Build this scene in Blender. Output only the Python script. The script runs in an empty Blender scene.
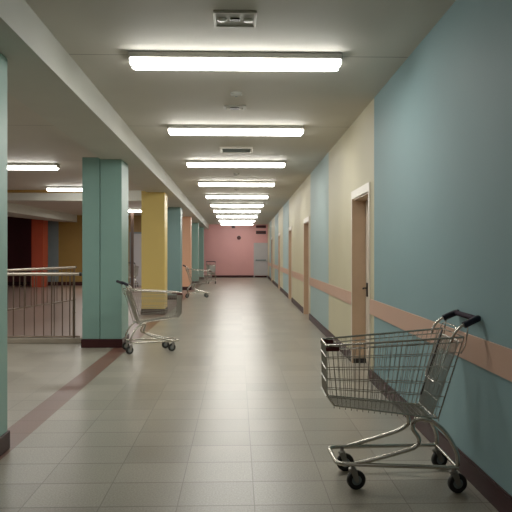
import bpy, math, random
from math import sin, cos, pi, tan, atan, radians
from mathutils import Vector, Matrix
random.seed(7)
S = bpy.context.scene
COL = S.collection

# ------------------------------------------------------------------ camera model
F, HZ, CAMZ = 640.0, 253.3, 1.44
TH = atan(18.5 / 640.0)

def PX(x, Y):
    """world X of image column x at corridor depth Y (used to read positions off the photo)"""
    t = (x - 256.0) / F
    return Y * (t * cos(TH) + sin(TH)) / (cos(TH) - t * sin(TH))

cam_d = bpy.data.cameras.new('camera'); cam = bpy.data.objects.new('camera', cam_d); COL.objects.link(cam)
cam_d.sensor_width = 36; cam_d.sensor_fit = 'HORIZONTAL'; cam_d.lens = F * 36 / 512
cam_d.shift_y = -2.7 / 512
cam.location = (0, 0, CAMZ); cam.rotation_euler = (pi / 2, 0, -TH)
cam_d.clip_start = 0.05
S.camera = cam

# ------------------------------------------------------------------ materials
def srgb(r, g, b):
    f = lambda c: (c / 255 / 12.92) if c / 255 <= .04045 else ((c / 255 + .055) / 1.055) ** 2.4
    return (f(r), f(g), f(b), 1)

class N:
    def __init__(s, name):
        s.m = bpy.data.materials.new(name); s.m.use_nodes = True
        s.t = s.m.node_tree; s.b = s.t.nodes['Principled BSDF']
    def n(s, typ, **kw):
        x = s.t.nodes.new(typ)
        for k, v in kw.items(): setattr(x, k, v)
        return x
    def l(s, a, b): s.t.links.new(a, b)
    def math(s, op, a, b=None):
        x = s.n('ShaderNodeMath', operation=op)
        for i, v in enumerate((a, b)):
            if v is None: continue
            if isinstance(v, (int, float)): x.inputs[i].default_value = v
            else: s.l(v, x.inputs[i])
        return x.outputs[0]
    def mix(s, fac, a, b, blend='MIX'):
        x = s.n('ShaderNodeMix', data_type='RGBA', blend_type=blend)
        for sock, v in ((x.inputs[0], fac), (x.inputs[6], a), (x.inputs[7], b)):
            if isinstance(v, (int, float, tuple)): sock.default_value = v
            else: s.l(v, sock)
        return x.outputs[2]

def paint(name, col, rough=.55, var=.06, bump=.15, scale=3.0, metal=0, spec=.5, grain=60):
    k = N(name)
    tc = k.n('ShaderNodeTexCoord')
    nz = k.n('ShaderNodeTexNoise'); nz.inputs['Scale'].default_value = scale; nz.inputs['Detail'].default_value = 5
    k.l(tc.outputs['Object'], nz.inputs['Vector'])
    dark = tuple(c * (1 - var * 2) for c in col[:3]) + (1,)
    lite = tuple(min(1, c * (1 + var * 2)) for c in col[:3]) + (1,)
    k.l(k.mix(nz.outputs['Fac'], dark, lite), k.b.inputs['Base Color'])
    k.b.inputs['Roughness'].default_value = rough
    k.b.inputs['Metallic'].default_value = metal
    k.b.inputs['Specular IOR Level'].default_value = spec
    if bump:
        n2 = k.n('ShaderNodeTexNoise'); n2.inputs['Scale'].default_value = grain; n2.inputs['Detail'].default_value = 3
        k.l(tc.outputs['Object'], n2.inputs['Vector'])
        bp = k.n('ShaderNodeBump'); bp.inputs['Strength'].default_value = bump; bp.inputs['Distance'].default_value = .004
        k.l(n2.outputs['Fac'], bp.inputs['Height']); k.l(bp.outputs[0], k.b.inputs['Normal'])
    return k.m

def tile_mat(name, colA, colB, tx, ty, ox, oy, grout, rough):
    k = N(name)
    tc = k.n('ShaderNodeTexCoord'); sp = k.n('ShaderNodeSeparateXYZ'); k.l(tc.outputs['Object'], sp.inputs[0])
    u = k.math('DIVIDE', k.math('SUBTRACT', sp.outputs[0], ox), tx)
    v = k.math('DIVIDE', k.math('SUBTRACT', sp.outputs[1], oy), ty)
    fu, fv = k.math('FLOOR', u), k.math('FLOOR', v)
    cell = k.n('ShaderNodeCombineXYZ'); k.l(fu, cell.inputs[0]); k.l(fv, cell.inputs[1])
    wn = k.n('ShaderNodeTexWhiteNoise', noise_dimensions='3D'); k.l(cell.outputs[0], wn.inputs['Vector'])
    # distance to nearest joint, in metres
    du = k.math('MULTIPLY', k.math('SUBTRACT', .5, k.math('ABSOLUTE', k.math('SUBTRACT', k.math('SUBTRACT', u, fu), .5))), tx)
    dv = k.math('MULTIPLY', k.math('SUBTRACT', .5, k.math('ABSOLUTE', k.math('SUBTRACT', k.math('SUBTRACT', v, fv), .5))), ty)
    gl = k.math('MAXIMUM', k.math('MULTIPLY', k.math('LESS_THAN', du, .003), .55), k.math('MULTIPLY', k.math('LESS_THAN', dv, .006), .6))
    # joints fade out down the hall, where thin lines would break into dashes
    joint_fade = k.n('ShaderNodeMapRange'); k.l(sp.outputs[1], joint_fade.inputs[0])
    joint_fade.inputs[1].default_value = 5.0; joint_fade.inputs[2].default_value = 9.5; joint_fade.inputs[3].default_value = 1.0; joint_fade.inputs[4].default_value = .0
    gl = k.math('MULTIPLY', gl, joint_fade.outputs[0])
    sp1 = k.n('ShaderNodeTexNoise'); sp1.inputs['Scale'].default_value = 95; sp1.inputs['Detail'].default_value = 4
    k.l(tc.outputs['Object'], sp1.inputs['Vector'])
    sp2 = k.n('ShaderNodeTexNoise'); sp2.inputs['Scale'].default_value = 1.3; sp2.inputs['Detail'].default_value = 6
    k.l(tc.outputs['Object'], sp2.inputs['Vector'])
    base = k.mix(wn.outputs['Value'], colA, colB)
    speck = k.n('ShaderNodeMapRange'); k.l(sp1.outputs['Fac'], speck.inputs[0])
    speck.inputs[1].default_value = .35; speck.inputs[2].default_value = .68
    speck.inputs[3].default_value = .74; speck.inputs[4].default_value = 1.16
    base = k.mix(1.0, base, speck.outputs[0], 'MULTIPLY')
    st = k.n('ShaderNodeMapRange'); k.l(sp2.outputs['Fac'], st.inputs[0])
    st.inputs[1].default_value = .3; st.inputs[2].default_value = .7; st.inputs[3].default_value = .92; st.inputs[4].default_value = 1.06
    base = k.mix(1.0, base, st.outputs[0], 'MULTIPLY')
    k.l(k.mix(gl, base, grout), k.b.inputs['Base Color'])
    rr = k.n('ShaderNodeMapRange'); k.l(sp2.outputs['Fac'], rr.inputs[0])
    rr.inputs[1].default_value = .3; rr.inputs[2].default_value = .7
    rr.inputs[3].default_value = rough - .006; rr.inputs[4].default_value = rough + .01
    ra = k.math('ADD', rr.outputs[0], k.math('MULTIPLY', wn.outputs['Value'], .025))
    k.l(k.math('ADD', ra, k.math('MULTIPLY', gl, .15)), k.b.inputs['Roughness'])
    k.b.inputs['Specular IOR Level'].default_value = .55
    bp = k.n('ShaderNodeBump'); bp.inputs['Strength'].default_value = .05; bp.inputs['Distance'].default_value = .002
    hh = k.math('ADD', k.math('MULTIPLY', sp1.outputs['Fac'], .4), k.math('MULTIPLY', gl, -1.5))
    k.l(hh, bp.inputs['Height']); k.l(bp.outputs[0], k.b.inputs['Normal'])
    return k.m

LY = [5.44, 8.54, 11.77, 15.17, 18.57, 21.87, 24.97, 28.57, 32.37, 36.15]   # near edges of the corridor lights

def ceil_mat():
    k = N('ceiling_plaster')
    tc = k.n('ShaderNodeTexCoord'); sp = k.n('ShaderNodeSeparateXYZ'); k.l(tc.outputs['Object'], sp.inputs[0])
    nz = k.n('ShaderNodeTexNoise'); nz.inputs['Scale'].default_value = 1.2; nz.inputs['Detail'].default_value = 5
    k.l(tc.outputs['Object'], nz.inputs['Vector'])
    base = k.mix(nz.outputs['Fac'], CEIL_A, CEIL_B)
    joint = None
    for y in [l + .12 for l in LY]:
        d = k.math('LESS_THAN', k.math('ABSOLUTE', k.math('SUBTRACT', sp.outputs[1], y)), .009)
        joint = d if joint is None else k.math('MAXIMUM', joint, d)
    k.l(k.mix(k.math('MULTIPLY', joint, .6), base, srgb(70, 62, 52)), k.b.inputs['Base Color'])
    k.b.inputs['Roughness'].default_value = .7
    n2 = k.n('ShaderNodeTexNoise'); n2.inputs['Scale'].default_value = 45
    k.l(tc.outputs['Object'], n2.inputs['Vector'])
    bp = k.n('ShaderNodeBump'); bp.inputs['Strength'].default_value = .15; bp.inputs['Distance'].default_value = .004
    k.l(n2.outputs['Fac'], bp.inputs['Height']); k.l(bp.outputs[0], k.b.inputs['Normal'])
    return k.m

def emit_mat(name, col, strength):
    k = N(name)
    tc = k.n('ShaderNodeTexCoord'); nz = k.n('ShaderNodeTexNoise'); nz.inputs['Scale'].default_value = 2
    k.l(tc.outputs['Object'], nz.inputs['Vector'])
    k.l(k.mix(nz.outputs['Fac'], col, tuple(c * .96 for c in col[:3]) + (1,)), k.b.inputs['Emission Color'])
    k.b.inputs['Base Color'].default_value = (.8, .8, .8, 1)
    k.b.inputs['Emission Strength'].default_value = strength
    return k.m

CEIL_A, CEIL_B = srgb(192, 188, 177), srgb(203, 199, 188)
LIGHT_COL, LIGHT_STR = (1.0, .98, .905, 1), 24
M = {}
M['ceiling'] = ceil_mat()
M['beam'] = paint('beam_plaster', srgb(192, 192, 182), .6, .03)
M['floor'] = tile_mat('beige_floor_tile', srgb(145, 138, 124), srgb(164, 157, 143), .44, .38, .097, 3.657, srgb(74, 68, 60), .29)
M['floor_dim'] = tile_mat('brown_floor_tile', srgb(132, 108, 98), srgb(140, 116, 106), .44, .38, .097, 3.657, srgb(82, 66, 60), .33)
M['strip'] = tile_mat('red_floor_strip', srgb(112, 74, 61), srgb(118, 79, 66), 3.0, .38, -2.4, 3.657, srgb(96, 60, 50), .30)
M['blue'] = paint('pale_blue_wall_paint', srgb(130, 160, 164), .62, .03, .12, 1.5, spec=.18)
M['haze_blue'] = paint('hazy_blue_wall_paint', srgb(158, 180, 180), .62, .03, .12, 1.5, spec=.3)  # same blue lightened to stand in for haze on the far panels
M['cream'] = paint('cream_wall_paint', srgb(198, 190, 158), .58, .03, .12, 1.5, spec=.35)
M['pink_band'] = paint('peach_band_paint', srgb(198, 158, 136), .45, .03, .1, 1.5)
M['pink'] = paint('pink_wall_paint', srgb(220, 156, 154), .5, .03, .1, 1.5)
M['base'] = paint('dark_maroon_rubber', srgb(54, 24, 25), .48, .08, .05, spec=.24)
M['mint'] = paint('mint_paint', srgb(136, 174, 164), .42, .03, .1, 1.5)
M['mint_dull'] = paint('mint_paint_dull', srgb(122, 158, 149), .42, .03, .1, 1.5)
M['yellow'] = paint('mustard_paint', srgb(226, 197, 112), .42, .03, .1, 1.5)
M['teal'] = paint('teal_paint', srgb(118, 152, 152), .42, .03, .1, 1.5)
M['orange'] = paint('apricot_paint', srgb(228, 172, 138), .42, .03, .1, 1.5)
M['maroon'] = paint('dark_maroon_paint', srgb(78, 27, 34), .5, .05, .1)
M['red'] = paint('rust_red_paint', srgb(172, 68, 44), .45, .05, .1)
M['slate'] = paint('slate_blue_paint', srgb(116, 126, 128), .5, .04, .1)
M['ochre'] = paint('ochre_paint', srgb(146, 113, 54), .5, .04, .1)
M['grey_door'] = paint('grey_door_paint', srgb(182, 178, 180), .45, .03, .08)
M['tan'] = paint('tan_wood_door', srgb(192, 162, 134), .42, .05, .12, 6)
M['frame'] = paint('cream_door_frame', srgb(216, 206, 190), .4, .02, .05)
M['dark'] = paint('black_plastic', srgb(26, 24, 26), .4, .05, .05)
M['grip'] = paint('navy_plastic_grip', srgb(28, 28, 44), .5, .05, .05, spec=.3)
M['purple'] = paint('dull_purple_plastic', srgb(44, 33, 46), .75, .05, .05, spec=.1)
M['red_plastic'] = paint('dark_red_plastic', srgb(74, 22, 24), .4, .05, .05)
M['rubber'] = paint('black_rubber', srgb(24, 23, 23), .6, .08, .05)
M['chrome'] = paint('worn_chrome', srgb(196, 192, 182), .26, .05, .02, 12, 1.0)
M['wire'] = paint('zinc_wire', srgb(166, 162, 152), .36, .06, 0, 12, .7)
M['steel'] = paint('brushed_steel', srgb(190, 180, 165), .3, .05, .03, 12, 1.0)
M['bronze'] = paint('dull_steel_baluster', srgb(120, 104, 90), .4, .06, .03, 12, .8)
M['zincplate'] = paint('zinc_plate', srgb(150, 148, 142), .42, .06, .03, 12, .7)
M['white'] = paint('white_enamel', srgb(206, 202, 190), .4, .03, .03)
M['housing'] = paint('grey_light_housing', srgb(170, 168, 158), .45, .03, .03)
M['tube'] = emit_mat('lit_diffuser', LIGHT_COL, LIGHT_STR)
M['tube_dim'] = emit_mat('lit_diffuser_side_room', LIGHT_COL, LIGHT_STR * .8)
M['lens'] = paint('clear_lamp_lens', srgb(200, 200, 190), .15, .02, 0)
M['concrete'] = paint('concrete_kerb', srgb(150, 138, 122), .7, .08, .3, 8)
M['brown'] = paint('brown_post_paint', srgb(74, 54, 44), .45, .05, .05)

# ------------------------------------------------------------------ mesh building
class MB:
    def __init__(s): s.v, s.f, s.mi, s.sm = [], [], [], []
    def add(s, vs, fs, mi=0, smooth=False):
        b = len(s.v); s.v += [tuple(v) for v in vs]
        for f in fs: s.f.append(tuple(b + i for i in f)); s.mi.append(mi); s.sm.append(smooth)
        return s
    def box(s, x0, x1, y0, y1, z0, z1, mi=0):
        return s.hexa([(x0, y0), (x1, y0), (x1, y1), (x0, y1)], z0, z1, mi)
    def hexa(s, q, z0, z1, mi=0):
        """prism over a plan quad / polygon (counter-clockwise)"""
        n = len(q)
        vs = [(x, y, z0) for x, y in q] + [(x, y, z1) for x, y in q]
        fs = [tuple(reversed(range(n))), tuple(range(n, 2 * n))] + [(i, (i + 1) % n, n + (i + 1) % n, n + i) for i in range(n)]
        return s.add(vs, fs, mi)
    def bevbox(s, x0, x1, y0, y1, z0, z1, b=.004, mi=0):
        """box with chamfered edges"""
        vs, idx = [], {}
        for i, X in enumerate((x0, x1)):
            for j, Y in enumerate((y0, y1)):
                for k, Z in enumerate((z0, z1)):
                    sx, sy, sz = (b if i == 0 else -b), (b if j == 0 else -b), (b if k == 0 else -b)
                    for a, p in enumerate(((X, Y + sy, Z + sz), (X + sx, Y, Z + sz), (X + sx, Y + sy, Z))):
                        idx[i, j, k, a] = len(vs); vs.append(p)
        g = lambda i, j, k, a: idx[i, j, k, a]
        fs = []
        for i in (0, 1):
            q = [g(i, 0, 0, 0), g(i, 1, 0, 0), g(i, 1, 1, 0), g(i, 0, 1, 0)]; fs.append(q if i else q[::-1])
            q = [g(0, i, 0, 1), g(1, i, 0, 1), g(1, i, 1, 1), g(0, i, 1, 1)]; fs.append(q[::-1] if i else q)
            q = [g(0, 0, i, 2), g(1, 0, i, 2), g(1, 1, i, 2), g(0, 1, i, 2)]; fs.append(q if i else q[::-1])
        for i in (0, 1):
            for j in (0, 1):
                fs.append([g(i, j, 0, 0), g(i, j, 1, 0), g(i, j, 1, 1), g(i, j, 0, 1)])
                fs.append([g(i, 0, j, 0), g(i, 1, j, 0), g(i, 1, j, 2), g(i, 0, j, 2)])
                fs.append([g(0, i, j, 1), g(1, i, j, 1), g(1, i, j, 2), g(0, i, j, 2)])
                for k in (0, 1): fs.append([g(i, j, k, 0), g(i, j, k, 1), g(i, j, k, 2)])
        return s.add(vs, fs, mi)
    def tube(s, pts, r, n=8, closed=False, mi=0, caps=True):
        P = [Vector(p) for p in pts]; m = len(P)
        R = r if isinstance(r, (list, tuple)) else [r] * m
        T = []
        for i in range(m):
            a = P[i - 1] if (i > 0 or closed) else P[i]
            b = P[(i + 1) % m] if (i < m - 1 or closed) else P[i]
            d1 = (P[i] - a); d2 = (b - P[i])
            d1 = d1.normalized() if d1.length > 1e-9 else d2.normalized()
            d2 = d2.normalized() if d2.length > 1e-9 else d1
            t = (d1 + d2); T.append((t.normalized() if t.length > 1e-6 else d1, d1.dot(d2)))
        up = Vector((0, 0, 1)) if abs(T[0][0].z) < .9 else Vector((1, 0, 0))
        nrm = (up - T[0][0] * up.dot(T[0][0])).normalized()
        vs = []
        for i in range(m):
            t = T[i][0]
            nrm = (nrm - t * nrm.dot(t)).normalized(); bn = t.cross(nrm)
            for k in range(n):
                a = 2 * pi * k / n
                vs.append(P[i] + (nrm * cos(a) + bn * sin(a)) * R[i])
        fs = []
        for i in range(m if closed else m - 1):
            j = (i + 1) % m
            for k in range(n):
                fs.append((i * n + k, i * n + (k + 1) % n, j * n + (k + 1) % n, j * n + k))
        s.add(vs, fs, mi, True)
        if caps and not closed:
            b = len(s.v) - len(vs)
            for ring, rev in ((0, True), (m - 1, False)):
                f = [b + ring * n + k for k in range(n)]
                s.f.append(tuple(reversed(f)) if rev else tuple(f)); s.mi.append(mi); s.sm.append(False)
        return s
    def lathe(s, c, axis, prof, n=20, mi=0):
        """profile [(radius, height along axis)], spun about axis through c; mi may be a list, one per band"""
        c = Vector(c); ax = Vector(axis).normalized()
        u = ax.orthogonal().normalized(); w = ax.cross(u)
        vs = []
        for r, h in prof:
            for k in range(n):
                a = 2 * pi * k / n
                vs.append(c + ax * h + (u * cos(a) + w * sin(a)) * max(r, 1e-5))
        for i in range(len(prof) - 1):
            pass
        b = len(s.v); s.v += [tuple(v) for v in vs]
        for i in range(len(prof) - 1):
            for k in range(n):
                s.f.append((b + i * n + k, b + i * n + (k + 1) % n, b + (i + 1) * n + (k + 1) % n, b + (i + 1) * n + k))
                s.mi.append(mi[i] if isinstance(mi, list) else mi); s.sm.append(True)
        return s
    def build(s, name, mats, parent=None):
        me = bpy.data.meshes.new(name); me.from_pydata(s.v, [], s.f)
        for m in (mats if isinstance(mats, (list, tuple)) else [mats]): me.materials.append(m)
        me.polygons.foreach_set('material_index', s.mi); me.polygons.foreach_set('use_smooth', s.sm)
        me.validate(); me.update()
        if any(s.sm):
            try: me.set_sharp_from_angle(angle=radians(50))
            except Exception: pass
        o = bpy.data.objects.new(name, me); COL.objects.link(o)
        if parent is not None: o.parent = parent
        return o

def fillet(pts, r, n=5, closed=False):
    P = [Vector(p) for p in pts]; out = []; m = len(P)
    for i in range(m):
        if not closed and i in (0, m - 1): out.append(P[i]); continue
        a, b, c = P[i - 1], P[i], P[(i + 1) % m]
        rr = min(r, (a - b).length * .49, (c - b).length * .49)
        p, q = b + (a - b).normalized() * rr, b + (c - b).normalized() * rr
        for k in range(n + 1):
            t = k / n; out.append(p * (1 - t) ** 2 + b * 2 * t * (1 - t) + q * t * t)
    return out

def spline(pts, n=6):
    P = [Vector(p) for p in pts]; out = []
    for i in range(len(P) - 1):
        p0 = P[i - 1] if i else P[0] * 2 - P[1]
        p3 = P[i + 2] if i + 2 < len(P) else P[-1] * 2 - P[-2]
        p1, p2 = P[i], P[i + 1]
        for k in range(n):
            t = k / n
            out.append(.5 * ((2 * p1) + (p2 - p0) * t + (2 * p0 - 5 * p1 + 4 * p2 - p3) * t * t + (3 * p1 - p0 - 3 * p2 + p3) * t ** 3))
    out.append(P[-1]); return out

def empty(name, loc=(0, 0, 0), rz=0):
    o = bpy.data.objects.new(name, None); COL.objects.link(o)
    o.location = loc; o.rotation_euler = (0, 0, rz); o.empty_display_size = .1
    return o

def tag(o, label=None, cat=None, group=None, kind=None):
    for k, v in (('label', label), ('category', cat), ('group', group), ('kind', kind)):
        if v: o[k] = v
    return o

def struct(o, label=None, cat=None): return tag(o, label, cat, None, 'structure')

def copy_tree(o, parent=None):
    c = o.copy(); COL.objects.link(c)
    c.parent = parent
    for ch in list(o.children): copy_tree(ch, c)
    return c

# ------------------------------------------------------------------ room shell
YB, YF = 38.1, -3.0            # far pink wall, wall behind the camera
ZC = CAMZ + 1.715              # ceiling
ZS = CAMZ + 1.435              # beam soffit
XR0, KR = 1.440, .0094        # right wall line X = XR0 + KR*Y
XB0, KB = -1.408, -.0079       # inner beam face
XO0, KO = -2.00, -.0090        # outer beam face
XL = -12.5                     # far left wall of the side room
YS = 29.0                      # end wall of the side room
RW = lambda Y: XR0 + KR * Y
XBi = lambda Y: XB0 + KB * Y
XBo = lambda Y: XO0 + KO * Y
RT = .22                       # right wall thickness (door recess)

XS0, XS1 = -1.885, -1.65        # reddish floor strip
YK = 10.32                     # kerb / railing line
struct(MB().hexa([(XS1, YF), (2.2, YF), (2.2, YB), (XS1, YB)], -.1, 0)
       .box(XL, XS0, YF, YK, -.1, 0).build('floor', M['floor']))
struct(MB().box(XL, XS0, YK, YB, -.1, 0).build('floor_left', M['floor_dim']))
struct(MB().box(XS0, XS1, YF, YB, -.1, 0).build('floor_strip', M['strip']))
struct(MB().box(XL - .2, 2.4, YF - .2, YB + .2, ZC, ZC + .15).build('ceiling', M['ceiling']))

def wallseg(mb, y0, y1, z0, z1, mi): mb.hexa([(RW(y0), y0), (RW(y0) + RT, y0), (RW(y1) + RT, y1), (RW(y1), y1)], z0, z1, mi)

DOORS = [(7.26, 8.38), (13.95, 15.12), (19.0, 20.2), (25.0, 26.2), (31.6, 32.8)]
DH = 2.15
# colour changes along the right wall (0 blue, 1 cream)
CH = [(YF, 0), (7.02, 1), (10.8, 0), (13.72, 1), (20.3, 0), (23.3, 1), (26.4, 0), (29.4, 1), (32.95, 0), (35.5, 1), (YB, None)]
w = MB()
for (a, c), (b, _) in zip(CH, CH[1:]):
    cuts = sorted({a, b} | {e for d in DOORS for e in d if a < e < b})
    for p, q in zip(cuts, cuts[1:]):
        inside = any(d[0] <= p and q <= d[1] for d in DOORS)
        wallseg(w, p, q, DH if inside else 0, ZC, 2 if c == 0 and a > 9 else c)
struct(w.build('wall_right', [M['blue'], M['cream'], M['haze_blue']]))
struct(MB().hexa([(RW(YF) + RT, YF), (RW(YF) + RT + .3, YF), (RW(YB) + RT + .3, YB), (RW(YB) + RT, YB)], 0, ZC).build('wall_right_outer', M['tan']))

TW = .045
edges = [YF] + [e for d in DOORS for e in (d[0] - TW, d[1] + TW)] + [YB]
k_t = 0
for p, q in zip(edges[0::2], edges[1::2]):
    k_t += 1
    b = MB(); t = .012
    b.hexa([(RW(p) - t, p), (RW(p), p), (RW(q), q), (RW(q) - t, q)], .755, .925)
    struct(b.build('trim_%d' % k_t, M['pink_band']), 'peach band along the right wall')
    b = MB(); t = .018
    b.hexa([(RW(p) - t, p), (RW(p), p), (RW(q), q), (RW(q) - t, q)], 0, .125)
    b.hexa([(RW(p) - t * .5, p), (RW(p), p), (RW(q), q), (RW(q) - t * .5, q)], .125, .135)
    struct(b.build('baseboard_right', M['base']), 'dark maroon baseboard along the right wall')

for i, (a, b_) in enumerate(DOORS):
    rx = lambda Y, d: RW(Y) + d
    leaf = MB().hexa([(rx(a, .165), a + .01), (rx(a, .205), a + .01), (rx(b_, .205), b_ - .01), (rx(b_, .165), b_ - .01)], .008, DH - .02)
    # shallow raised panel edges on the leaf
    for z0, z1 in ((.25, .95), (1.1, 1.95)):
        leaf.hexa([(rx(a, .158), a + .2), (rx(a, .166), a + .2), (rx(b_, .166), b_ - .22), (rx(b_, .158), b_ - .22)], z0, z1)
    d = struct(leaf.build('door_%d' % (i + 1), M['frame'] if i == 0 else M['tan']), 'tan recessed door in the right wall')
    fr = MB()
    for y0, y1 in ((a - TW, a), (b_, b_ + TW)):       # casing on the wall face
        fr.hexa([(rx(y0, -.016), y0), (rx(y0, .001), y0), (rx(y1, .001), y1), (rx(y1, -.016), y1)], 0, DH + .10, 0)
    fr.hexa([(rx(a, -.016), a), (rx(a, .001), a), (rx(b_, .001), b_), (rx(b_, -.016), b_)], DH, DH + .10, 0)
    fr.hexa([(rx(a, -.016), a), (rx(a, .205), a), (rx(a, .205), a + .018), (rx(a, -.016), a + .018)], 0, DH, 1)
    fr.hexa([(rx(b_, -.014), b_ - .018), (rx(b_, .205), b_ - .018), (rx(b_, .205), b_), (rx(b_, -.014), b_)], 0, DH, 1)
    fr.hexa([(rx(a, 0), a + .018), (rx(a, .205), a + .018), (rx(b_, .205), b_ - .018), (rx(b_, 0), b_ - .018)], DH - .018, DH, 1)
    fr.build('door_frame', [M['frame'], M['tan']], d)
    yh = b_ - .16
    MB().bevbox(rx(yh, .145), rx(yh, .166), yh - .03, yh + .03, .88, 1.06, .006).tube(
        fillet([(rx(yh, .15), yh, .99), (rx(yh, .10), yh, .99), (rx(yh, .10), yh - .03, .985)], .02), .011).build('door_handle', M['dark'], d)
    if i == 0:
        MB().bevbox(rx(b_, .0), rx(b_, .19), b_ - .035, b_ - .019, .0, .06, .004).build('kick_plate', M['dark'], d)

# far pink wall and the side-room shell
struct(MB().box(-2.3, 2.3, YB, YB + .2, 0, ZC).build('wall_back', M['pink']))
bx0, bx1 = PX(254.6, YB), PX(267.2, YB)
struct(MB().box(-2.2, bx0 - .06, YB - .02, YB, 0, .13).box(bx0 - .05, RW(YB), YB - .012, YB - .0, 0, .1).build('baseboard_back', M['base']))
dd = struct(MB().box(bx0, bx1 - .01, YB - .045, YB - .013, .12, 2.0).build('door_6', M['grey_door']), 'grey exit door in the pink end wall')
fr = MB()
for x0, x1 in ((bx0 - .05, bx0), (bx1 - .012, bx1 + .03)): fr.box(x0, x1, YB - .06, YB, .0, 2.06)
fr.box(bx0, bx1 - .012, YB - .06, YB, 2.0, 2.06); fr.build('door_frame', M['grey_door'], dd)
MB().bevbox(bx0 + .06, bx1 - .08, YB - .11, YB - .07, 1.0, 1.07, .008).box(bx0 + .08, bx0 + .13, YB - .07, YB - .044, .99, 1.08).box(
    bx1 - .15, bx1 - .10, YB - .07, YB - .044, .99, 1.08).build('push_bar', M['slate'], dd)

struct(MB().box(XL, 2.2, YF - .15, YF, 0, ZC).build('wall_front', M['maroon']))
struct(MB().box(XL - .15, XL, YF, YB, 0, ZC).build('wall_left', M['maroon']))
ws = MB()
for x0, x1, m in ((XL, -9.0, 0), (-9.0, PX(58.5, YS), 1), (PX(58.5, YS), -2.3, 2)): ws.box(x0, x1, YS, YS + .2, 0, ZC, m)
struct(ws.build('wall_side_room', [M['maroon'], M['slate'], M['ochre']]))
struct(MB().box(XL, -2.4, YS - .02, YS, 0, .16).build('baseboard_side_room', M['base']))
gd = struct(MB().box(-4.75, -3.5, YS - .05, YS - .021, .0, 2.32).build('door_7', M['grey_door']), 'pale grey door at the end of the side room')
MB().box(-4.85, -4.75, YS - .08, YS, 0, 2.4).box(-3.5, -3.4, YS - .08, YS, 0, 2.4).box(-4.75, -3.5, YS - .08, YS, 2.32, 2.4).build('door_frame', M['slate'], gd)
struct(MB().hexa([(PX(31.5, 27.4), 27.4), (PX(43, 27.4), 27.4), (PX(43, 27.4), 28.1), (PX(31.5, 27.4), 28.1)], 0, ZC).build('column_red', M['red']),
       'rust red square column at the end of the side room')

# beams
struct(MB().hexa([(XBo(YF), YF), (XBi(YF), YF), (XBi(YB), YB), (XBo(YB), YB)], ZS, ZC).build('beam', M['beam']), 'long ceiling beam over the columns')
struct(MB().box(XL, XBo(17.6) - .02, 17.55, 18.0, ZS, ZC).build('beam_cross', M['beam']), 'cross beam over the side room')
struct(MB().box(XL, PX(84, 17.5), 17.47, 17.549, ZC - .075, ZC).build('trim_20', M['ochre']), 'ochre strip along the top of the cross beam')
B = (PX(77, YS), YS); a7 = (PX(7, 21.7), 21.7)
A = tuple(b + (a - b) * 1.5 for a, b in zip(a7, B))
struct(MB().hexa([A, B, (B[0] - .6, YS), (A[0] - 2.0, A[1] + 1.0)], CAMZ + 1.40, ZC).build('beam_slanted', M['beam']), 'slanted bulkhead under the side room ceiling')

# columns: front-face depth, left x px, right x px
COLS = [(4.16, None, None, 'mint', 'mint green column at the left edge of the photo'),
        (9.82, 82, 121.7, 'mint_dull', 'wide mint green column behind the nearest cart on the left'),
        (15.1, 141.4, 164.6, 'yellow', 'mustard yellow column, second past the railing'),
        (20.0, None, 180.6, 'teal', 'teal column just past the yellow column'),
        (25.1, None, 190.6, 'orange', 'apricot column past the teal column'),
        (30.1, None, 198.2, 'mint', 'mint green column past the apricot column'),
        (35.1, None, 203.4, 'mint', 'farthest mint green column by the pink wall')]
for (Y, xl, xr, m, lab) in COLS:
    R_ = PX(xr, Y) if xr else -1.69
    L_ = PX(xl, Y) if xl else R_ - .58
    so = XBo(Y) - .004
    D = .60
    gp, sb = (.008, .012) if Y < 10 else (.0, .003)
    c = MB().bevbox(so, R_, Y, Y + D, 0, ZS, .008 if gp else .001).bevbox(L_, so - gp, Y + sb, Y + D, 0, ZS + .03, .006 if gp else .001)
    o = struct(c.build('column', M[m]), lab, 'column')
    t = .014
    MB().bevbox(L_ - t, R_ + t, Y - t, Y + D + t, 0, .135, .004).build('baseboard', M['base'], o)
tag(struct(MB().box(PX(130.6, 25), PX(133.4, 25), 25, 25.1, 0, ZC).build('column_brown', M['brown'])), 'thin brown post in the side room', 'post')

# ------------------------------------------------------------------ ceiling lights
def make_light(mat):
    root = empty('ceiling_light')
    L, W = .912, .115
    # origin: on the ceiling, middle of fixture; hangs down
    h = MB().bevbox(-L, L, -W, W, -.055, 0, .006)
    for s in (-1, 1):
        e = []
        h.hexa([(s * L, -W * .9), (s * (L - .012), -W * .9), (s * (L - .012), W * .9), (s * L, W * .9)][::s], -.085, -.055)
    h.build('housing', M['housing'], root)
    n = 12; prof = []
    for k in range(n + 1):      # wrap-round prismatic diffuser section
        a = pi * k / n
        prof.append((-cos(a) * (W - .006) if abs(cos(a)) < .999 else -cos(a) * (W - .006), -.055 - .062 * (sin(a) ** .45)))
    vs, fs = [], []
    for x, taper in ((-L + .014, 1), (L - .014, 1)):
        pass
    xs = [-L + .014, -L + .03, L - .03, L - .014]
    for i, x in enumerate(xs):
        sc = .8 if i in (0, 3) else 1
        for (y, z) in prof: vs.append((x, y * (.97 if sc < 1 else 1), -.055 + (z + .055) * sc))
    m_ = n + 1
    for i in range(3):
        for k in range(n): fs.append((i * m_ + k, i * m_ + k + 1, (i + 1) * m_ + k + 1, (i + 1) * m_ + k))
    fs.append(tuple(range(m_))); fs.append(tuple(reversed(range(3 * m_, 4 * m_))))
    MB().add(vs, fs, 0, True).build('diffuser', mat, root)
    for s in (-1, 1):
        for y in (-.06, .06):
            MB().bevbox(s * (L - .03) - .012, s * (L - .03) + .012, y - .018, y + .018, -.1195, -.112, .003).build('end_clip', M['housing'], root)
    return root

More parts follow.
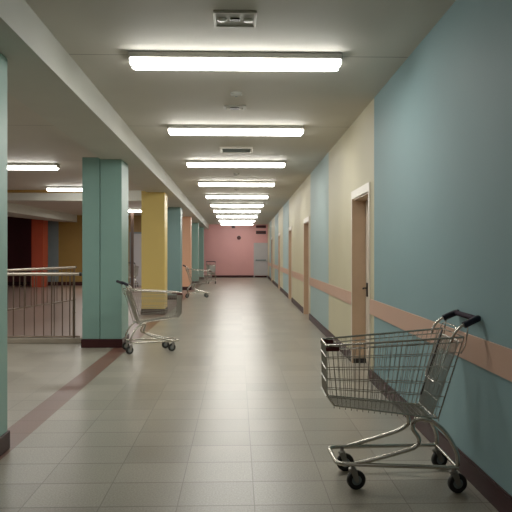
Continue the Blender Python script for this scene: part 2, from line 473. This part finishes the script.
ORD = ['closest to the camera, longest in the row', 'second in the corridor row, just before the wide slatted vent', 'third in the corridor row, just past the wide slatted vent',
       'fourth in the corridor row', 'fifth in the corridor row', 'sixth in the corridor row', 'seventh in the corridor row',
       'eighth in the corridor row', 'ninth in the corridor row', 'tenth and last, just before the pink wall']
L0 = make_light(M['tube'])
for i, y in enumerate(LY):
    o = L0 if i == 0 else copy_tree(L0)
    cx = [235.8, 236, 236, 236.5, 237, 237, 237, 237, 237, 237][i]
    o.location = (PX(cx, y), y + .115, ZC)
    tag(o, 'long white fluorescent ceiling light, ' + ORD[i], 'ceiling light', 'fluorescent lights along the corridor ceiling')
L1 = make_light(M['tube_dim'])
for i, (x, y, lab) in enumerate([(PX(59.5, 12.3) - .95, 12.35, 'beside the left edge column, nearest of the side room'),
                                 (PX(46, 16.6) + .95, 16.6, 'half hidden by the mint column'),
                                 (-4.05, 24.9, 'glimpsed between the mint and yellow columns')]):
    o = L1 if i == 0 else copy_tree(L1)
    o.location = (x, y, ZC)
    tag(o, 'fluorescent side room ceiling light, ' + lab, 'ceiling light', 'fluorescent lights in the side room')

# ------------------------------------------------------------------ ceiling fittings
def fitting(x, y): return (PX(x, y), y, ZC)
# recessed emergency lamp unit nearest the camera
r = empty('emergency_light', fitting(235, 4.66))
w_, d_ = .155, .145
fr = MB()
for a in ((-w_, w_, -d_, -d_ + .016), (-w_, w_, d_ - .016, d_), (-w_, -w_ + .018, -d_ + .016, d_ - .016), (w_ - .018, w_, -d_ + .016, d_ - .016)):
    fr.bevbox(*a, -.022, 0, .004)
fr.build('frame', M['white'], r)
MB().box(-w_ + .018, w_ - .018, -d_ + .016, d_ - .016, -.010, -.001).build('tray', M['housing'], r)
MB().bevbox(-.035, .035, -.03, .02, -.024, -.010, .004).build('slot', M['dark'], r)
for s in (-1, 1):
    MB().lathe((s * .095, 0, -.010), (0, 0, -1), [(.036, 0), (.034, .012), (.022, .019), (.0, .021)], 18).build('lamp', M['lens'], r)
tag(r, 'square recessed emergency lamp unit with a dark slot, nearest the camera', 'ceiling fitting')
# small flush fitting
r = empty('ceiling_fitting', fitting(235, 7.5))
MB().bevbox(-.13, .13, -.085, .085, -.016, 0, .005).build('plate', M['housing'], r)
MB().bevbox(-.055, .045, -.05, .04, -.026, -.016, .003).build('slot', M['dark'], r)
for s in (-1, 1): MB().lathe((s * .075 - .003, 0, -.016), (0, 0, -1), [(.022, 0), (.02, .016), (.0, .02)], 14).build('lamp', M['white'], r)
tag(r, 'small flush ceiling fitting with dark slot between the first two lights', 'ceiling fitting')
# slatted vent
r = empty('ceiling_vent', fitting(236.3, 10.55))
fr = MB()
for a in ((-.27, .27, -.25, -.215), (-.27, .27, .215, .25), (-.27, -.23, -.215, .215), (.23, .27, -.215, .215)): fr.bevbox(*a, -.028, 0, .005)
fr.build('frame', M['white'], r)
MB().box(-.23, .23, -.215, .215, -.004, -.001).build('backing', M['dark'], r)
for k in range(8):
    y = -.19 + k * .052
    MB().add([(-.228, y, -.006), (.228, y, -.006), (.228, y + .018, -.02), (-.228, y + .018, -.02),
              (-.228, y + .003, -.004), (.228, y + .003, -.004), (.228, y + .021, -.018), (-.228, y + .021, -.018)],
             [(3, 2, 1, 0), (4, 5, 6, 7), (0, 1, 5, 4), (2, 3, 7, 6), (1, 2, 6, 5), (3, 0, 4, 7)]).build('slat', M['slate'], r)
tag(r, 'wide slatted air vent in the corridor ceiling before the third light', 'vent')
for (x, y, lab) in [(236, 6.85, 'small round ceiling detector just past the first light'),
                    (236.4, 13.75, 'small round ceiling detector between third and fourth lights'),
                    (236.6, 17.05, 'small round ceiling detector between fourth and fifth lights')]:
    r = empty('smoke_detector', fitting(x, y))
    MB().lathe((0, 0, 0), (0, 0, -1), [(.062, 0), (.062, .012), (.05, .028), (.028, .036), (0, .037)], 22).build('shell', M['housing'], r)
    MB().lathe((0, 0, -.036), (0, 0, -1), [(.014, 0), (.012, .006), (0, .007)], 12).build('sensor', M['slate'], r)
    tag(r, lab, 'detector', 'round ceiling detectors')

# ------------------------------------------------------------------ on the pink wall
def grille(px, y0, y1, lab):
    z0, z1 = CAMZ + (HZ - y1) * YB / F, CAMZ + (HZ - y0) * YB / F
    x0, x1 = PX(px[0], YB), PX(px[1], YB)
    r = empty('wall_grille', ((x0 + x1) / 2, YB, z0)); hw = (x1 - x0) / 2; h = z1 - z0
    MB().box(-hw, hw, -.03, 0, 0, .02).box(-hw, hw, -.03, 0, h - .02, h).box(-hw, -hw + .02, -.03, 0, .02, h - .02).box(
        hw - .02, hw, -.03, 0, .02, h - .02).box(-hw + .02, hw - .02, -.008, 0, .02, h - .02).build('frame', M['dark'], r)
    b = MB()
    for k in range(3):
        z = .03 + k * (h - .05) / 3
        b.add([(-hw + .02, -.028, z), (hw - .02, -.028, z), (hw - .02, -.009, z + .03), (-hw + .02, -.009, z + .03)], [(0, 1, 2, 3)])
    b.build('louvre', M['maroon'], r)
    tag(r, lab, 'grille')
grille((256, 266), 225.3, 227.9, 'upper dark slotted grille over the grey exit door')
grille((256, 266), 230.8, 234.0, 'lower dark slotted grille over the grey exit door')
zc = CAMZ + (HZ - 237.8) * YB / F
r = empty('wall_clock', (PX(238.9, YB), YB, zc))
MB().lathe((0, 0, 0), (0, -1, 0), [(.12, 0), (.12, .03), (.10, .04), (.095, .03), (.0, .03)], 24, [0, 0, 0, 1]).build('case', [M['dark'], M['maroon']], r)
MB().lathe((0, -.03, 0), (0, -1, 0), [(.06, 0), (.04, .02), (0, .03)], 16).build('dome', M['red_plastic'], r)
tag(r, 'small dark round alarm bell high on the pink wall', 'alarm')
r.name = 'alarm_bell'
MB().box(-.07, .07, -.012, 0, -.07, .07).build('mount_plate', M['dark'], r)
zc = CAMZ + (HZ - 227) * YB / F
r = empty('wall_speaker', (PX(233.4, YB), YB, zc))
MB().bevbox(-.10, .10, -.12, 0, -.07, .07, .01).build('case', M['dark'], r)
MB().lathe((0, -.12, 0), (0, -1, 0), [(.055, 0), (.05, .008), (.02, .004), (0, .006)], 16).build('cone', M['maroon'], r)
tag(r, 'small dark box speaker under the ceiling on the pink wall', 'speaker')

# ------------------------------------------------------------------ railings in the side room
def railing(p0, p1, bars, post_at, h, lab, kerb):
    """p0,p1 plan ends; bars = fractions along"""
    p0, p1 = Vector(p0), Vector(p1); d = p1 - p0
    r = empty('railing', (p0.x, p0.y, 0))
    at = lambda t, z: (d.x * t, d.y * t, z)
    MB().tube([at(0, h), at(1, h)], .026, 12).build('top_rail', M['steel'], r)
    zb = .10 if kerb else .32
    MB().tube([at(0, zb), at(1, zb)], .016, 8).build('bottom_rail', M['bronze'], r)
    for t in bars: MB().tube([at(t, zb), at(t, h - .02)], .0085, 8).build('baluster', M['bronze'], r)
    for t in post_at:
        MB().tube([at(t, .0), at(t, h - .01)], .02, 10).lathe(at(t, 0), (0, 0, 1), [(.045, .0), (.045, .012), (.02, .02)], 14).build('post', M['bronze'], r)
    MB().lathe(at(1, h), tuple(d.normalized()) + (0,), [(.026, -.01), (.032, 0), (.03, .03), (0, .035)], 12).build('end_cap', M['dark'], r)
    tag(r, lab, 'railing')
    return r
yr = YK + .06
rx0, rx1 = PX(-40, yr), PX(80, yr)
fx = lambda x: (PX(x, yr) - rx0) / (rx1 - rx0)
railing((rx0, yr), (rx1, yr), [fx(x) for x in (-36, -27, -17, -7, 3.5, 13.3, 24.3, 34.3, 43.6, 51.5, 54.2, 62.4, 69.8)], [fx(-39), fx(73.9)], 1.105,
        'steel railing with thin upright bars beside the mint column, nearer one', True)
struct(MB().bevbox(XL, PX(80.5, YK) , YK - .0, YK + .14, 0, .075, .006).build('trim_21', M['concrete']), 'low kerb under the railing')
q0, q1 = (PX(-20, 11.9), 11.9), (PX(75, 15.6), 15.6)
railing(q0, q1, [k / 17 for k in range(1, 17)], [0.01, .99], 1.10, 'second railing behind the first, running away at a slant', False)

# ------------------------------------------------------------------ shopping cart
def lerp(a, b, t): return Vector(a) * (1 - t) + Vector(b) * t
def make_cart():
    """local x forward, y sideways, z up; origin on the floor between the rear wheels"""
    root = empty('shopping_cart')
    # basket corners
    TR = lambda s: Vector((-.042, s * .225, .936)); TF = lambda s: Vector((.775, s * .158, .873))
    BR = lambda s: Vector((.100, s * .182, .436)); BF = lambda s: Vector((.728, s * .138, .503))
    MF = lambda s: Vector((.772, s * .142, .560))       # where the front face turns under
    rim = MB()
    rim.tube(fillet([TR(1), TF(1), TF(-1), TR(-1)], .03, 4), .0066, 8)
    rim.tube(fillet([TR(1) + Vector((.01, 0, -.03)), lerp(TF(1), BF(1), .075), lerp(TF(-1), BF(-1), .075), TR(-1) + Vector((.01, 0, -.03))], .03, 4), .0034, 6)
    rim.tube([TR(1), lerp(TR(1), BR(1), .5), BR(1)], .005, 8).tube([TR(-1), lerp(TR(-1), BR(-1), .5), BR(-1)], .005, 8)
    rim.tube(fillet([BR(1), BF(1), BF(-1), BR(-1)], .02, 3, True), .0045, 8, closed=True)
    rim.tube([TR(1), TR(-1)], .004, 6)
    for s in (1, -1): rim.tube(fillet([TF(s), MF(s), BF(s)], .03, 3), .0042, 6)
    basket = rim.build('basket', M['chrome'], root)
    for s in (1, -1):
        m = MB(); nv = 25
        for k in range(1, nv):
            t = k / nv
            m.tube([lerp(TR(s), TF(s), t), lerp(BR(s), BF(s), t)], .0020, 5)
        m.tube([lerp(TF(s), TR(s), .012), lerp(MF(s), BF(s), .5)], .0015, 5)
        for v in (.19, .36, .55, .73, .86):
            e = lerp(TF(s), MF(s), v / .86) if v <= .86 else MF(s)
            m.tube([lerp(TR(s), BR(s), v), e], .0029, 5)
        m.build('side_panel', M['wire'], basket)
    m = MB(); nv = 24
    for k in range(1, nv): t = k / nv; m.tube([lerp(TF(1), TF(-1), t), lerp(MF(1), MF(-1), t), lerp(BF(1), BF(-1), t)], .0032, 5)
    for v in (.22, .46, .70, 1.0): m.tube([lerp(TF(1), MF(1), v) + Vector((.004, 0, 0)), lerp(TF(-1), MF(-1), v) + Vector((.004, 0, 0))], .0036, 6)
    m.build('front_panel', M['wire'], basket)
    m = MB()
    for k in range(1, 12): t = k / 12; m.tube([lerp(BR(1), BR(-1), t), lerp(BF(1), BF(-1), t)], .0019, 5)
    for k in range(0, 19):
        t = k / 18; a, b = lerp(BR(1), BF(1), t), lerp(BR(-1), BF(-1), t); e = (a - b).normalized() * .004
        dn = Vector((0, 0, -.016)); up = Vector((0, 0, -.003))
        m.tube([a + e + dn, a + e + up, b - e + up, b - e + dn], .0027, 5)
    m.build('floor_panel', M['wire'], basket)
    # rear gate, hinged at the top and leaning in
    gt = lambda s: Vector((-.018, s * .205, .908)); gb = lambda s: Vector((.132, s * .165, .452))
    m = MB().tube(fillet([gt(1), gb(1), gb(-1), gt(-1)], .02, 3, True), .004, 6, closed=True)
    for k in range(1, 20): t = k / 20; m.tube([lerp(gt(1), gt(-1), t), lerp(gb(1), gb(-1), t)], .0024, 5)
    for v in (.2, .4, .6, .8): m.tube([lerp(gt(1), gb(1), v), lerp(gt(-1), gb(-1), v)], .0024, 5)
    gate = m.build('rear_gate', M['wire'], root)
    # folded child seat against the gate
    off = Vector((.028, 0, .006))
    m = MB(); p = [gt(.72) + off, lerp(gt(.72), gb(.72), .6) + off, lerp(gt(-.72), gb(-.72), .6) + off, gt(-.72) + off]
    m.tube(fillet(p, .04, 4), .0042, 6)
    for k in range(1, 9): t = k / 9; m.tube([lerp(p[0], p[3], t), lerp(p[1], p[2], t)], .0016, 5)
    m.tube(fillet([gt(.72) + off, gt(.72) + off + Vector((-.035, 0, .075)), gt(-.72) + off + Vector((-.035, 0, .075)), gt(-.72) + off], .06, 6), .004, 6)
    seat = m.build('child_seat', M['chrome'], root)
    a, b = lerp(gt(1), gt(-1), .62) + off * 1.4, lerp(gb(1), gb(-1), .62) + off * 1.4
    wv = Vector((0, .011, 0)); nv_ = Vector((.006, 0, .003)); b = lerp(a, b, .85); a = a + Vector((-.015, 0, .03))
    MB().add([a - wv, a + wv, b + wv, b - wv, a - wv + nv_, a + wv + nv_, b + wv + nv_, b - wv + nv_],
             [(0, 1, 2, 3), (7, 6, 5, 4), (0, 4, 5, 1), (1, 5, 6, 2), (2, 6, 7, 3), (3, 7, 4, 0)]).build('strap', M['dark'], seat)
    # handle
    hb = lambda s: Vector((-.130, s * .205, 1.043))
    handle = MB().tube([hb(1), hb(-1)], .0175, 12).build('handle', M['purple'], root)
    for s in (1, -1):
        m = MB()
        m.tube(spline([Vector((.03, s * .217, .905)), Vector((.012, s * .217, .955)), Vector((-.03, s * .214, 1.0)), Vector((-.08, s * .21, 1.022)), hb(s)], 5), .0085, 10)
        m.tube(spline([TR(s) + Vector((.02, 0, -.10)), TR(s) + Vector((-.008, 0, -.05)), TR(s) + Vector((-.02, 0, .02)), Vector((-.07, s * .213, 1.015))], 5), .005, 8)
        m.build('handle_arm', M['chrome'], handle)
    for s in (1, -1):
        MB().tube(spline([Vector((-.045, s * .213, 1.006)), Vector((-.085, s * .21, 1.025)), Vector((-.125, s * .205, 1.043)), Vector((-.138, s * .19, 1.045))], 5), .021, 12).build('grip', M['grip'], handle)
    # bumpers
    for s in (1, -1):
        c = TF(s)
        MB().bevbox(c.x - .078, c.x + .006, c.y - .011, c.y + .011, c.z - .032, c.z - .004, .005).build('corner_bumper', M['red_plastic'], basket)
    # lower frame
    zf = .156
    m = MB().tube(fillet([(-.01, .222, zf - .006), (.715, .168, zf), (.73, -.168, zf), (-.01, -.222, zf)], .06, 6), .0135, 10)
    m.tube([(0, .215, zf + .0), (0, -.215, zf + .0)], .008, 8)
    frame = m.build('base_frame', M['chrome'], root)
    for s in (1, -1):
        pts = [(-.005, s * .222, .165), (.0, s * .222, .24), (.055, s * .215, .345), (.12, s * .20, .408), (.195, s * .186, .434), (.245, s * .18, .418),
               (.252, s * .18, .37), (.218, s * .182, .315), (.235, s * .184, .268), (.32, s * .186, .236), (.53, s * .184, .178), (.60, s * .176, .166)]
        if s < 0: pts = pts[:5] + [(.215, s * .18, .41), (.198, s * .18, .355), (.196, s * .182, .31), (.24, s * .185, .272), (.34, s * .186, .234), (.53, s * .184, .178), (.60, s * .176, .162)]
        MB().tube(spline(pts, 5), .0132, 10).build('upright', M['chrome'], frame)
    MB().tube([(.16, .188, .428), (.16, -.188, .428)], .009, 8).build('cross_bar', M['chrome'], frame)
    # casters
    for (u, v, ang) in ((0.018, .222, .1), (-.004, -.222, .3), (.618, .168, .15), (.64, -.162, .1)):
        R = Matrix.Rotation(ang, 4, 'Z'); o_ = Vector((u, v, 0)); T = lambda p: tuple(R @ Vector(p) + o_)
        zc_ = .058; c0 = T((-.022, 0, zc_))
        f = MB()
        f.lathe(T((0, 0, .118)), (0, 0, 1), [(0, 0), (.024, .0), (.024, .012), (.014, .016), (.012, .036)], 14)
        for s in (1, -1):
            prof = [(.022, .12), (-.022, .12), (-.034, .06), (-.03, .046), (-.018, .044), (-.008, .056)]
            y0, y1 = s * .020, s * .0228
            vs = [T((x, y0, z)) for x, z in prof] + [T((x, y1, z)) for x, z in prof]; n = len(prof)
            f.add(vs, [tuple(range(n)), tuple(reversed(range(n, 2 * n)))] + [(i, (i + 1) % n, n + (i + 1) % n, n + i) for i in range(n)])
        f.add([T(p) for p in [(-.022, -.0228, .118), (.022, -.0228, .118), (.022, .0228, .118), (-.022, .0228, .118), (-.022, -.0228, .122), (.022, -.0228, .122), (.022, .0228, .122), (-.022, .0228, .122)]],
              [(3, 2, 1, 0), (4, 5, 6, 7), (0, 1, 5, 4), (1, 2, 6, 5), (2, 3, 7, 6), (3, 0, 4, 7)])
        ax = R @ Vector((0, 1, 0))
        f.lathe(tuple(Vector(c0) - ax * .026), tuple(ax), [(0, 0), (.007, 0), (.007, .052), (0, .052)], 10)
        ca = f.build('caster', M['zincplate'], root)
        MB().lathe(tuple(c0), tuple(ax), [(.008, -.016), (.026, -.0165), (.030, -.014), (.040, -.0165), (.052, -.0165), (.058, -.010), (.058, .010),
                                         (.052, .0165), (.040, .0165), (.030, .014), (.026, .0165), (.008, .016)], 28,
                   [1, 1, 0, 0, 0, 0, 0, 0, 0, 1, 1]).build('wheel', [M['rubber'], M['slate']], ca)
    return root

CARTS = [  # X, Y of the rear-wheel middle, heading, scale
    (1.325, 4.035, pi - .03, 1.0, 'empty wire shopping cart nearest the camera, handle against the blue wall'),
    (-1.59, 9.40, .34, .98, 'empty wire shopping cart facing right before the mint column'),
    (-1.63, 20.95, .10, 1.0, 'small distant shopping cart beside the teal and apricot columns'),
    (-1.27, 30.66, -pi / 2 + .12, 1.0, 'farthest shopping cart, grey board on its front, near the pink wall'),
    (-4.47, 26.8, pi / 2 - .1, 1.0, 'shopping cart glimpsed between the mint and yellow columns')]
c0 = make_cart()
carts = [c0] + [copy_tree(c0) for _ in CARTS[1:]]
for o, (x, y, rz, sc, lab) in zip(carts, CARTS):
    o.location = (x, y, 0); o.rotation_euler = (0, 0, rz); o.scale = (sc,) * 3
    tag(o, lab, 'shopping cart', 'abandoned shopping carts')

# the farthest cart carries a plain grey board over its front wires
MB().add([(.785, -.150, .868), (.785, .150, .868), (.783, .136, .575), (.783, -.136, .575), (.790, -.150, .868), (.790, .150, .868), (.788, .136, .575), (.788, -.136, .575)],
         [(0, 1, 2, 3), (7, 6, 5, 4), (0, 4, 5, 1), (1, 5, 6, 2), (2, 6, 7, 3), (3, 7, 4, 0)]).build('front_board', M['zincplate'], carts[3])
# ------------------------------------------------------------------ added fill lamps without fixtures
def lamp(x, y, power, L=1.8, W=.22):
    d = bpy.data.lights.new('fill_lamp', 'AREA'); d.shape = 'RECTANGLE'; d.size = L; d.size_y = W
    d.energy = power; d.color = LIGHT_COL[:3]
    o = bpy.data.objects.new('fill_lamp', d); COL.objects.link(o); o.location = (x, y, ZC - .12)
for x, y, p in ((-4.3, 8.1, 45), (-4.3, 3.6, 24), (-8.6, 8.1, 30), (-8.6, 12.4, 36), (-8.6, 16.6, 36), (-.1, -.8, 9), (-5.5, 25.6, 48), (-4.3, 21.8, 50)):
    if p: lamp(x, y, p)

# ------------------------------------------------------------------ world, colour
wd = bpy.data.worlds.new('world'); S.world = wd; wd.use_nodes = True
wd.node_tree.nodes['Background'].inputs[0].default_value = (.5, .5, .5, 1)
wd.node_tree.nodes['Background'].inputs[1].default_value = .02
S.view_settings.view_transform = 'Standard'
S.view_settings.look = 'None'
S.view_settings.exposure = 0.0
S.view_settings.gamma = 1.14
S.cycles.use_denoising = True
S.cycles.max_bounces = 8
S.cycles.diffuse_bounces = 5
S.cycles.sample_clamp_indirect = 6
